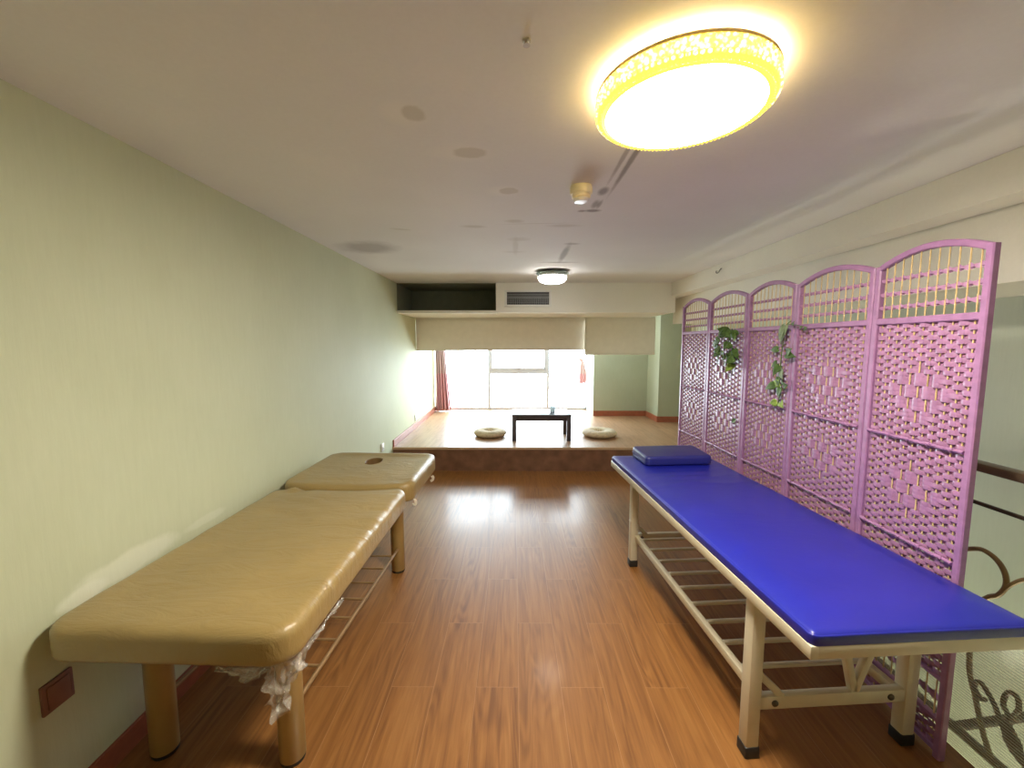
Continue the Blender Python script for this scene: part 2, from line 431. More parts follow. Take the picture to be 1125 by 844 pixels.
for j in range(J+1):
    z = .012 + 1.62*j/J; f = j/J
    wd = .27*(1-.28*min(1, f*1.5)); row = []
    for i in range(n+1):
        u = i/n
        amp = .035+.02*(1-f)
        x = -.125 + wd*u + .012*math.sin(3*f+u*9)*(1-f)
        y = amp*math.sin(u*2*PI*5.5 + .7*math.sin(f*4)) + .01*nz(u*6, f*3)
        row.append(bm.verts.new((x, y, z)))
    rows.append(row)
for j in range(J):
    for i in range(n): bm.faces.new((rows[j][i], rows[j][i+1], rows[j+1][i+1], rows[j+1][i]))
fab = obj('fabric', bm, M_curt, cu); md = fab.modifiers.new('thick', 'SOLIDIFY'); md.thickness = .002
bm = B()
for k in range(6): tube(bm, [(-.12+.034*k+.012*math.cos(a), 0, 1.645+.012*math.sin(a)) for a in [2*PI*i/12 for i in range(12)]], .002, 6, True)
obj('hook_rings', bm, M_frame, cu)
# tied-up curtain at the right side
ct = thing('tied_curtain', 'short pink curtain tail knotted up beside the alcove corner', 'curtain', (1.225, 7.42, .80))
bm = B(); n = 40
prof = [(.0,.045,0),(.07,.052,.006),(.2,.047,.004),(.32,.035,.0),(.40,.022,-.012),(.435,.016,-.02)]
rows = []
for z, r, dx in prof:
    rows.append([bm.verts.new((dx+r*(1+.28*math.sin(7*a))*math.cos(a), r*.8*(1+.28*math.sin(7*a))*math.sin(a), z+.014*math.sin(3*a)*(z < .05))) for a in [2*PI*i/n for i in range(n)]])
for A, C in zip(rows, rows[1:]):
    for k in range(n): bm.faces.new((A[k], A[(k+1)%n], C[(k+1)%n], C[k]))
bm.faces.new(rows[-1]); obj('tail', bm, M_curt, ct)
bm = B(); tube(bm, spline([(-.055,-.02,.40),(-.04,-.03,.47),(0,-.03,.485),(.02,-.02,.45),(.0,-.03,.42),(-.03,-.03,.42),(-.05,-.03,.45),(-.02,0,.50),(.0,.0,.6),(.0,.0,.9),(.0,.0,1.16)], 6), [.012]*0 or .014, 8); obj('knot', bm, M_curt, ct)
bm = B(); tube(bm, [(XL+.01, 7.42, 1.97), (WX1-.03, 7.42, 1.97)], .011, 10)
tag(obj('curtain_rod', bm, M_frame), 'thin grey curtain rod running across the top of the window', 'curtain rod')

# ------------------------------------------------------------------ wall fittings
M_plastic = mat('white_plastic', (.78,.78,.74), .35, var=.02)
M_dark = mat('black_plastic', (.015,.015,.015), .5)
def socket(y, z, label):
    t = thing('wall_socket', label, 'socket', (XL, y, z), 0, 'white sockets low on the green wall')
    bm = B(); box(bm, 0, .012, -.043, .043, -.043, .043, .004); obj('plate', bm, M_plastic, t)
    bm = B(); box(bm, .012, .015, -.028, .028, -.028, .028, .002); obj('insert', bm, M_plastic, t)
    bm = B()
    for dy, dz, r in ((-.008,-.006,.5),(.008,-.006,-.5),(-.007,.014,0),(.007,.014,0)): box(bm, .0145, .0156, dy-.0015, dy+.0015, dz-.005, dz+.005)
    obj('slots', bm, M_dark, t)
socket(4.40, .385, 'white socket on the green wall just before the platform step')
socket(5.93, .435, 'white socket on the green wall above the raised platform')
M_brown = mat('brown_plastic', (.24,.11,.08), .45)
t_ = thing('wall_plate', 'brown square wall plate under the near end of the khaki bed', 'wall plate', (XL, 1.19, .42))
bm = B(); box(bm, 0, .010, -.045, .045, -.048, .048, .003); obj('plate', bm, M_brown, t_)
bm = B(); box(bm, .010, .014, -.033, .033, -.036, .036, .003); obj('cover', bm, M_brown, t_)

# air vent in the bulkhead
vt = thing('air_vent', 'white framed air conditioning vent with dark louvres in the bulkhead', 'vent', (.168, 5.10, 2.047))
bm = B(); W_, H_ = .285, .1
box(bm, -W_, W_, -.012, 0, H_-.025, H_, .003); box(bm, -W_, W_, -.012, 0, -H_, -H_+.025, .003); box(bm, -W_, -W_+.03, -.012, 0, -H_+.024, H_-.024, .003); box(bm, W_-.03, W_, -.012, 0, -H_+.024, H_-.024, .003)
obj('frame', bm, M_plastic, vt)
bm = B(); box(bm, -W_+.028, W_-.028, -.004, -.001, -H_+.022, H_-.022); obj('backing', bm, M_dark, vt)
M_slat = mat('grey_slat', (.25,.26,.26), .5)
for k, zz in enumerate((.05, .03, .008)):
    bm = B(); bar(bm, (-W_+.03, -.009, zz), (W_-.03, -.009, zz), .012, .006 if k < 2 else .012); obj('slat', bm, M_slat, vt)
bm = B()
for k in range(22): x = -W_+.045+k*.0228; box(bm, x-.002, x+.002, -.009, -.005, -H_+.026, 0)
for zz in (-.02, -.045): box(bm, -W_+.03, W_-.03, -.009, -.005, zz-.002, zz+.002)
obj('grille', bm, M_slat, vt)

# small fittings
M_grey = mat('grey_metal', (.32,.31,.28), .4, metal=.5)
M_sprk = mat('painted_metal', (.55,.50,.42), .4)
bm = B(); lathe(bm, [(0,0),(.014,0),(.014,-.006),(.007,-.008),(.006,-.02),(.012,-.022),(.012,-.025),(0,-.025)], 20)
o = obj('sprinkler_head', bm, M_sprk); o.location = (.03, 1.085, H); o.scale = (.75,.75,.5); tag(o, 'tiny metal fitting in the ceiling left of the big lamp', 'ceiling fitting')
bm = B(); tube(bm, spline([(0,0,.03),(-.012,0,.018),(-.02,0,.0),(-.035,0,-.008),(-.045,0,.0),(-.04,0,.012)], 6), .005, 8); lathe(bm, [(0,.036),(.009,.036),(.009,.026),(0,.026)], 12, 0, 0, 0)
o = obj('hook', bm, M_grey); o.location = (1.898, 3.9, 2.155); tag(o, 'small dark hook on the white beam above the screen', 'hook')
# smoke detector
sd = thing('smoke_detector', 'cream smoke detector on the ceiling beside dark scratches', 'smoke detector', (.315, 2.03, H))
M_cream = mat('aged_cream_plastic', (.84,.76,.54), .4, var=.03)
bm = B(); lathe(bm, [(0,0),(.05,0),(.052,-.004),(.052,-.03),(.047,-.036),(0,-.036)], 40); obj('base', bm, M_cream, sd)
bm = B(); lathe(bm, [(.035,-.036),(.042,-.036),(.044,-.05),(.036,-.056)], 40); obj('collar', bm, M_cream, sd)
bm = B(); lathe(bm, [(.034,-.036),(.034,-.054)], 32); obj('sensor_slot', bm, M_dark, sd)
bm = B(); lathe(bm, [(.036,-.056),(.037,-.060),(.030,-.070),(0,-.072)], 40); obj('cap', bm, mat('white_cap', (.85,.85,.84), .25), sd)

# ------------------------------------------------------------------ ceiling lamps
M_lampw = emit('lamp_diffuser', (1,.92,.76), 37)
# amber crystal rim
m = bpy.data.materials.new('amber_crystal_rim'); m.use_nodes = True
t = NT(m); b = t.n['Principled BSDF']
oc = t.new('ShaderNodeTexCoord').outputs['Object']
vo = t.new('ShaderNodeTexVoronoi'); t.l.new(oc, vo.inputs['Vector']); vo.inputs['Scale'].default_value = 80
c = t.ramp(vo.outputs['Distance'], [(.20, (1,.95,.60)), (.62, (1,.74,.08))])
t.l.new(c, b.inputs['Emission Color']); b.inputs['Emission Strength'].default_value = .8
b.inputs['Base Color'].default_value = (.7,.5,.15,1); b.inputs['Roughness'].default_value = .2
t.l.new(t.bump(vo.outputs['Distance'], .5, .01), b.inputs['Normal'])
M_rim = m
lamp = thing('ceiling_lamp', 'large round lit ceiling lamp with amber crystal rim', 'ceiling lamp', (.480, 1.260, H))
RL = .237
bm = B(); lathe(bm, [(0,0),(.19,0),(.19,-.022),(0,-.022)], 64); obj('base_plate', bm, emit('lamp_backlight', (1,.82,.48), 8), lamp)
bm = B(); lathe(bm, [(RL-.03,-.018),(RL+.004,-.018),(RL+.006,-.023),(RL+.004,-.027),(RL-.03,-.027)], 96); obj('top_ring', bm, mat('brass_ring', (.55,.40,.2), .35), lamp)
bm = B(); lathe(bm, [(RL,-.027),(RL+.003,-.04),(RL+.003,-.060)], 128)
obj('crystal_rim', bm, M_rim, lamp)
bm = B(); lathe(bm, [(RL+.003,-.060),(RL+.001,-.069),(RL-.006,-.0755),(RL-.024,-.079)], 128)
for k in range(110):
    a = 2*PI*k/110; c = Vector(((RL-.007)*math.cos(a), (RL-.007)*math.sin(a), -.0755))
    r_ = bmesh.ops.create_icosphere(bm, subdivisions=1, radius=.0052)
    for v in r_['verts']: v.co = v.co + c
obj('rim_edge', bm, emit('amber_rim_edge', (1,.72,.07), .52, (.6,.4,.1)), lamp)
bm = B()
for k in range(96):
    a = 2*PI*k/96
    for zz in (-.033,-.044,-.055,-.066):
        r = bmesh.ops.create_icosphere(bm, subdivisions=1, radius=.0062)
        aa = a + (PI/96 if round(zz*1000/11) % 2 else 0)
        for v in r['verts']: v.co = Vector((v.co.x*.7, v.co.y, v.co.z)) @ Matrix.Rotation(-aa, 3, 'Z') + Vector(((RL+.003)*math.cos(aa), (RL+.003)*math.sin(aa), zz))
obj('crystal_studs', bm, M_rim, lamp)
bm = B(); lathe(bm, [(RL-.024,-.0785),(RL-.05,-.081),(.12,-.084),(0,-.085)], 96); obj('diffuser', bm, M_lampw, lamp)

lamp2 = thing('ceiling_lamp', 'small white lit ceiling lamp hanging near the bulkhead', 'ceiling lamp', (.388, 4.30, H))
M_lamp2 = emit('small_lamp_glass', (1,.97,.9), 5)
M_gls = mat('greenish_glass_plate', (.22,.27,.24), .12, var=.05)
bm = B(); lathe(bm, [(0,0),(.06,0),(.06,-.022),(0,-.022)], 32); obj('base', bm, M_grey, lamp2)
bm = B(); lathe(bm, [(0,-.022),(.165,-.022),(.168,-.026),(.165,-.030),(0,-.030)], 64); obj('glass_plate', bm, M_gls, lamp2)
bm = B(); lathe(bm, [(.138,-.030),(.142,-.032),(.142,-.055),(.138,-.058)], 64); obj('chrome_ring', bm, mat('pale_chrome', (.5,.55,.53), .25, metal=.6), lamp2)
bm = B(); lathe(bm, [(.138,-.052),(.146,-.060),(.142,-.082),(.122,-.106),(.085,-.120),(0,-.124)], 64); obj('bowl', bm, M_lamp2, lamp2)

# ------------------------------------------------------------------ platform furniture
M_table = mat('dark_table_wood_hazed', (.06,.047,.054), .35, var=.2, vscale=14)  # dark wood with veiling glare put into its purple-grey base colour
tb = thing('low_table', 'low dark wooden tea table on the raised platform by the window', 'table', (.345, 5.33, PZ))
bm = B(); box(bm, -.372, .372, -.225, .225, .305, .335, .004); obj('top', bm, M_table, tb)
bm = B()
box(bm, -.35, .35, -.210, -.192, .255, .305, .002); box(bm, -.35, .35, .192, .210, .255, .305, .002); box(bm, -.355, -.337, -.2, .2, .255, .305, .002); box(bm, .337, .355, -.2, .2, .255, .305, .002)
obj('apron', bm, M_table, tb)
for sx in (-1, 1):
    for sy in (-1, 1):
        bm = B(); box(bm, sx*.342-.026, sx*.342+.026, sy*.197-.026, sy*.197+.026, 0, .305, .004); obj('leg', bm, M_table, tb)
M_cup = mat('pale_cup', (.84,.90,.93), .25, var=.02)
t = NT(M_cup); b = t.n['Principled BSDF']; tl = t.new('ShaderNodeBsdfTranslucent'); tl.inputs[0].default_value = (.88,.94,.97,1)
mx = t.new('ShaderNodeMixShader'); mx.inputs[0].default_value = .6
t.l.new(b.outputs[0], mx.inputs[1]); t.l.new(tl.outputs[0], mx.inputs[2]); t.l.new(mx.outputs[0], t.n['Material Output'].inputs[0])
bm = B(); lathe(bm, [(0,.002),(.026,.002),(.028,0),(.030,.004),(.038,.06),(.040,.075),(.038,.075),(.034,.05),(.027,.008),(0,.008)], 32)
o = obj('cup', bm, M_cup); o.location = (.50, 5.33, PZ+.336); tag(o, 'pale blue cup on the low dark table', 'cup')
M_straw = mat('straw_pouf', (.62,.53,.38), .8, var=.15, vscale=30, bump=.4, bscale=60)
def pouf(x, y, r, label):
    t = thing('floor_cushion', label, 'cushion', (x, y, PZ), random.random(), 'round floor cushions on the platform')
    bm = B(); N = 56; K = 18; rings = []
    for i in range(N):
        a = 2*PI*i/N; ring = []
        for k in range(K):
            p = 2*PI*k/K
            rr = r*.62 + r*.38*math.cos(p)*(1+.05*math.sin(16*a)) + .004*nz(math.cos(a)*4, math.sin(a)*4, k)
            z = .045 + .045*math.sin(p)*(1+.06*math.sin(16*a))
            ring.append(bm.verts.new((rr*math.cos(a), rr*math.sin(a), max(0, z))))
        rings.append(ring)
    for i in range(N):
        A, C = rings[i], rings[(i+1)%N]
        for k in range(K): bm.faces.new((A[k], C[k], C[(k+1)%K], A[(k+1)%K]))
    obj('ring', bm, M_straw, t)
    bm = B(); lathe(bm, [(0,.05),(r*.2,.052),(r*.36,.046),(r*.36,.02),(0,.02)], 40); obj('seat', bm, M_straw, t)
pouf(-.318, 5.42, .213, 'round beige straw cushion left of the low dark table')
pouf(1.128, 5.42, .228, 'round beige straw cushion right of the low dark table')

# ------------------------------------------------------------------ khaki massage bed (left)
def vinyl(name, c, rough, wr=.25, stretch=(3, 9, 3), coat=.5, coat_rough=.12):
    m = bpy.data.materials.new(name); m.use_nodes = True
    t = NT(m); b = t.n['Principled BSDF']
    oc = t.new('ShaderNodeTexCoord').outputs['Object']
    f = t.noise(oc, 4, 5, .6)
    t.l.new(t.ramp(f, [(.3, tuple(v*.9 for v in c)), (.7, tuple(v*1.08 for v in c))]), b.inputs['Base Color'])
    b.inputs['Roughness'].default_value = rough
    b.inputs['Coat Weight'].default_value = coat; b.inputs['Coat Roughness'].default_value = coat_rough
    w = t.noise(t.mapping(oc, rot=(0,0,.35), scale=stretch), 1.6, 6, .6, 1.2)
    fine = t.noise(oc, 160, 2)
    h = t.math('ADD', w, t.math('MULTIPLY', fine, .04))
    t.l.new(t.bump(h, wr, .03), b.inputs['Normal'])
    if coat: t.l.new(t.bump(h, wr*1.3, .03), b.inputs['Coat Normal'])
    return m
M_khaki = vinyl('khaki_vinyl_under_film', (.33,.23,.085), .42, .26)
M_kleg = mat('khaki_leg_vinyl', (.36,.24,.085), .35, var=.06, coat=.3)
M_foot = mat('dark_rubber_foot', (.02,.018,.016), .6)
LB = thing('massage_bed', 'khaki vinyl massage bed with face hole against the green wall', 'massage bed', (-.995, 2.069, 0), -.026)
BZ, BH = .566, .110
def bump_main(x, y, s):
    w = .003*nz(x*5, y*9, 1) + .0035*math.sin((x*.5+y)*38+3*nz(x*3, y*3))*max(0, nz(x*2+3, y*2, 5))
    c = math.hypot(x+.27, (y-.575)) # puckered film at the far inner corner
    w += .012*math.exp(-(c/.03)**2) - .008*math.exp(-((c-.06)/.03)**2)
    return w - .024*math.exp(-((y-.625)/.07)**2)*(1-(x/.36)**2)*(abs(x) < .36)
bm = B(); pad(bm, .762, 1.232, BH, .085, .034, .02, 22, 60, 4, 7, bump_main)
for v in bm.verts: v.co.x += -.003; v.co.y += -.957+.616; v.co.z += BZ
mattress = obj('mattress', bm, M_khaki, LB, True, 80)
def bump_head(x, y, s):
    e = max(0, 1-s/.11)
    return .012*e*e*(3-2*e) - .020*math.exp(-((y+.356)/.08)**2)*(1-(x/.38)**2)*(abs(x) < .38) + .002*nz(x*7, y*7, 9)
bm = B(); pad(bm, .790, .712, BH, .085, .034, .02, 24, 30, 4, 7, bump_head)
for v in bm.verts: v.co.x += -.005; v.co.y += .290+.356; v.co.z += BZ
head = obj('head_section', bm, M_khaki, LB, True, 80)
# cut the face hole
bm = B(); lathe(bm, [(0,-.2),(1,-.2),(1,.2),(0,.2)], 48)
for v in bm.verts: v.co = Vector((v.co.x*.058-.014, v.co.y*.082+.79, BZ+BH-.062+.2+v.co.z))
cut = obj('cutter', bm, M_khaki, LB, False)
md = head.modifiers.new('hole', 'BOOLEAN'); md.operation = 'DIFFERENCE'; md.object = cut; md.solver = 'EXACT'
bpy.context.view_layer.update()
dg = bpy.context.evaluated_depsgraph_get()
nm = bpy.data.meshes.new_from_object(head.evaluated_get(dg)); old = head.data; head.modifiers.clear(); head.data = nm; nm.name = 'head_section'
cm_ = cut.data; bpy.data.objects.remove(cut); bpy.data.meshes.remove(cm_); bpy.data.meshes.remove(old)
nm.set_sharp_from_angle(angle=math.radians(70))
M_liner = mat('brown_hole_liner', (.20,.12,.045), .5)
bm = B(); lathe(bm, [(1,.0),(1.03,.003),(1,.006),(.94,.002),(.93,-.05),(.0,-.054)], 48)
for v in bm.verts: v.co = Vector((v.co.x*.057-.014, v.co.y*.081+.79, BZ+BH+v.co.z-.004))
obj('face_hole', bm, M_liner, head)
# undercarriage
bm = B()
for x in (-.30, .27): bar(bm, (x, -.90, BZ-.02), (x, .95, BZ-.02), .03, .04, .004)
for y in (-.72, -.2, .25, .33, .9): bar(bm, (-.30, y, BZ-.02), (.27, y, BZ-.02), .03, .04, .004)
obj('underframe', bm, M_kleg, LB)
for k, (x, y) in enumerate(((-.277,-.683), (.210,-.695), (.213,.56), (-.277,.56))):
    bm = B(); lathe(bm, [(0,.012),(.040,.012),(.044,.018),(.044,BZ-.015),(0,BZ-.015)], 40, x, y)
    lg = obj('leg', bm, M_kleg, LB)
    bm = B(); lathe(bm, [(0,0),(.040,0),(.042,.004),(.042,.014),(0,.014)], 32, x, y); obj('foot', bm, M_foot, lg)
M_rackm = mat('brown_rack_rod', (.28,.17,.075), .35, var=.05)
bm = B()
for x in (-.277, .224): tube(bm, [(x, -.69, .205), (x, .555, .165)], .0085, 10)
obj('rack_rail', bm, M_rackm, LB)
for k in range(7):
    y = -.5+k*.155; z = .205-(y+.69)*.032
    bm = B(); tube(bm, [(-.277, y, z), (.224, y, z)], .006, 8); obj('rack_rod', bm, M_rackm, LB)
M_clip = mat('white_clip', (.75,.70,.6), .3)
for y, z in ((.335,.560), (.80,.548), (.84,.540), (.36,.550)):
    bm = B(); tube(bm, spline([(.388,y,z+.02),(.396,y,z+.008),(.394,y+.006,z-.01),(.388,y+.004,z-.02),(.383,y,z-.008)], 5), .0045, 8); obj('clip', bm, M_clip, LB)

# clear plastic film hanging off the near corner
M_film = bpy.data.materials.new('clear_plastic_film'); M_film.use_nodes = True
t = NT(M_film); t.n.remove(t.n['Principled BSDF'])
tr = t.new('ShaderNodeBsdfTransparent'); tr.inputs[0].default_value = (.93,.92,.9,1)
gl = t.new('ShaderNodeBsdfGlossy'); gl.inputs['Roughness'].default_value = .12; gl.inputs[0].default_value = (.95,.93,.9,1)
df = t.new('ShaderNodeBsdfDiffuse'); df.inputs[0].default_value = (.75,.7,.62,1)
oc = t.new('ShaderNodeTexCoord').outputs['Object']
t.l.new(t.bump(t.noise(oc, 55, 4, .6, 1), .8, .02), gl.inputs['Normal'])
m1 = t.new('ShaderNodeMixShader'); m1.inputs[0].default_value = .5; t.l.new(gl.outputs[0], m1.inputs[1]); t.l.new(df.outputs[0], m1.inputs[2])
m2 = t.new('ShaderNodeMixShader'); m2.inputs[0].default_value = .38; t.l.new(tr.outputs[0], m2.inputs[1]); t.l.new(m1.outputs[0], m2.inputs[2])
t.l.new(m2.outputs[0], t.n['Material Output'].inputs[0])
pf = thing('plastic_film', 'crumpled clear plastic film hanging from the near corner of the khaki bed', 'plastic film', (-.995, 2.069, 0), -.026)
def film(name, top, drop, n=28, m=14, seed=0, crump=.016, out=(0,-1)):
    """sheet hanging from a polyline of top points (x,y,z); drop(u)->length"""
    T = spline(top, 10); bm = B(); rows = []
    for j in range(m+1):
        row = []
        for i in range(n+1):
            u = i/n; p = T[min(len(T)-1, int(u*(len(T)-1)))]
            f = j/m; d = drop(u)*f
            cr = crump*(.3+f)
            q = Vector((p.x + cr*nz(u*9, f*5, seed), p.y + cr*nz(u*9+20, f*5, seed), p.z - d + .008*nz(u*12, f*8, seed+4)))
            row.append(bm.verts.new(q))
        rows.append(row)
    for j in range(m):
        for i in range(n): bm.faces.new((rows[j][i], rows[j][i+1], rows[j+1][i+1], rows[j+1][i]))
    return obj(name, bm, M_film, pf, True, 60)
film('side_flap', [(.15,-.945,.563),(.21,-.945,.563),(.26,-.943,.563),(.30,-.935,.563)], lambda u: .012+.035*math.exp(-((u-.55)/.25)**2), seed=1)
film('hanging_tail', [(.292,-.935,.563),(.318,-.925,.563),(.340,-.905,.563),(.360,-.87,.563)], lambda u: .04+.135*math.exp(-((u-.42)/.33)**2), seed=2, crump=.030, m=22)
film('edge_flap', [(.335,-.90,.563),(.360,-.85,.563),(.370,-.80,.563),(.372,-.70,.563),(.372,-.60,.563)], lambda u: .012+.08*math.exp(-((u-.08)/.2)**2), seed=3, n=40)

# ------------------------------------------------------------------ blue examination bed (right)
M_blue = vinyl('blue_vinyl', (.010,.015,.29), .36, .06, (2, 4, 2), .25, .2)
M_blue_p = vinyl('dark_blue_vinyl', (.016,.02,.17), .4, .05, (3,3,3), .3, .18)
M_crm = mat('cream_painted_steel', (.62,.56,.42), .38, var=.05, coat=.2)
M_bolt = mat('dark_bolt', (.10,.08,.06), .4, metal=.7)
RB = thing('examination_bed', 'blue vinyl examination bed on a cream steel frame by the screen', 'examination bed', (1.118, 2.067, 0), .067)
xa, xb, ya, yb = -.342, .352, -.948, .940
TZ = .697
def bump_blue(x, y, s):
    w = .003*nz(x*4, y*3, 2) - .014*max(0, 1-s/.13)**2
    for yc, a in ((.38,.5),(.28,.2),(.46,.9)):
        d = (y-yc) - (x+.1)*a*.25 - .02*math.sin(x*14+yc*9)
        w += .005*math.exp(-(d/.012)**2)*max(0, math.cos((x+.02)*4.5))*.9
    return w
bm = B(); pad(bm, xb-xa, yb-ya, .052, .022, .014, .006, 26, 90, 2, 5, bump_blue)
for v in bm.verts: v.co.x += (xa+xb)/2; v.co.y += (ya+yb)/2; v.co.z += TZ-.052
obj('mattress', bm, M_blue, RB, True, 80)
bm = B(); fz0, fz1 = TZ-.090, TZ-.048
for x in (xa+.012, xb-.012): box(bm, x-.014, x+.014, ya, yb, fz0, fz1, .004)
for y in (ya+.014, yb-.014): box(bm, xa+.02, xb-.02, y-.014, y+.014, fz0, fz1, .004)
for y in (-.5, 0, .5): box(bm, xa+.02, xb-.02, y-.012, y+.012, fz0, fz1-.01, .003)
box(bm, xa+.02, xb-.02, ya+.02, yb-.02, fz1-.008, fz1-.001)
obj('top_frame', bm, M_crm, RB)
LZ = .20   # lower frame height
legs = {'nl': (-.300,-.650), 'nr': (.312,-.640), 'fl': (-.268,.652), 'fr': (.312,.652)}
for k, (x, y) in legs.items():
    bm = B(); w = .024
    box(bm, x-w, x+w, y-w, y+w, .012, fz0+.004, .005)
    lg = obj('leg', bm, M_crm, RB)
    bm = B(); box(bm, x-w-.003, x+w+.003, y-w-.003, y+w+.003, 0, .045, .004); obj('foot_cap', bm, M_dark, lg)
bm = B()
for y in (-.645, .652): bar(bm, (-.29, y, LZ), (.312, y, LZ), .03, .05, .004)
for x in (-.252, .275): bar(bm, (x, -.64, LZ+.005), (x, .65, LZ+.005), .028, .036, .004)
obj('lower_frame', bm, M_crm, RB)
for k in range(9):
    y = -.50+k*.135
    bm = B(); bar(bm, (-.25, y, LZ+.012), (.275, y, LZ+.012), .022, .014, .004); obj('shelf_slat', bm, M_crm, RB)
def brace(p, q):
    bm = B(); bar(bm, p, q, .026, .026, .003); obj('brace', bm, M_crm, RB)
for y in (-.645, .652):
    brace((-.290, y, .325), (-.185, y, LZ+.02)) 
    s = 1 if y < 0 else -1
    if y < 0:
        brace((.095, y, LZ+.02), (-.005, y, fz0+.01)); brace((.095, y, LZ+.02), (.235, y, fz0+.01))
for x in (-.215, .232):
    bm = B(); lathe(bm, [(0,.0),(.012,.0),(.012,.004),(.007,.008),(0,.008)], 16)
    for v in bm.verts: v.co = Vector((x+v.co.x, -.645-.015-v.co.z, LZ+v.co.y))
    obj('bolt', bm, M_bolt, RB)
bm = B(); lathe(bm, [(0,.0),(.012,.0),(.012,.004),(.007,.008),(0,.008)], 16)
for v in bm.verts: v.co = Vector((-.215+v.co.x, .652-.015-v.co.z, LZ+v.co.y))
obj('bolt', bm, M_bolt, RB)
# pillow resting on it
PW = thing('pillow', 'flat dark blue vinyl pillow at the far end of the blue bed', 'pillow', (1.083, 2.815, TZ+.003), .085)
bm = B(); pad(bm, .455, .265, .060, .03, .018, .012, 16, 12, 2, 5, lambda x, y, s: .006*math.exp(-(x*x/.02+y*y/.01)) + .012*(y/.26+.5))
obj('cushion', bm, M_blue_p, PW, True, 80)
bm = B()
pts = [(-.2185,-.1235),(.2185,-.1235),(.2185,.1235),(-.2185,.1235)]
tube(bm, [(x*1.022, y*1.035, .030) for x, y in pts for _ in (0,)], .003, 6, True); obj('seam', bm, M_blue_p, PW)

# ------------------------------------------------------------------ woven folding screen
def paper(name, c, rough=.36):
    m = bpy.data.materials.new(name); m.use_nodes = True
    t = NT(m); b = t.n['Principled BSDF']
    oc = t.new('ShaderNodeTexCoord').outputs['Object']
    f = t.noise(oc, 26, 4, .6)
    t.l.new(t.ramp(f, [(.3, tuple(v*.84 for v in c)), (.7, tuple(min(1, v*1.12) for v in c))]), b.inputs['Base Color'])
    b.inputs['Roughness'].default_value = rough; b.inputs['Specular IOR Level'].default_value = .55
    t.l.new(t.bump(t.noise(t.mapping(oc, scale=(20, 20, 260)), 1, 3), .25, .002), b.inputs['Normal'])
    return m
M_weave = paper('pink_paper_strip', (.36,.175,.33), .30)
M_pfrm = paper('pink_wrapped_frame', (.34,.165,.335), .36)
M_rod = mat('pale_bamboo_rod', (.58,.43,.21), .45)
M_violet = mat('violet_rod', (.42,.20,.38), .4)  # plain violet rod colour, assigned to nothing
Jx = [(1.492,3.70),(1.522,3.255),(1.530,2.745),(1.556,2.315),(1.553,1.815),(1.540,1.362)]
SH, ARCH = 1.822, .052
scr = thing('folding_screen', 'pink woven folding screen of five arched panels behind the blue bed', 'folding screen', (1.535, 2.5, 0))
zt = 1.592      # top of weave
def arch_z(u, w): return SH-.012 + (ARCH+.0)*math.sin(PI*u/w)**.85 if 0 < u < w else SH-.012
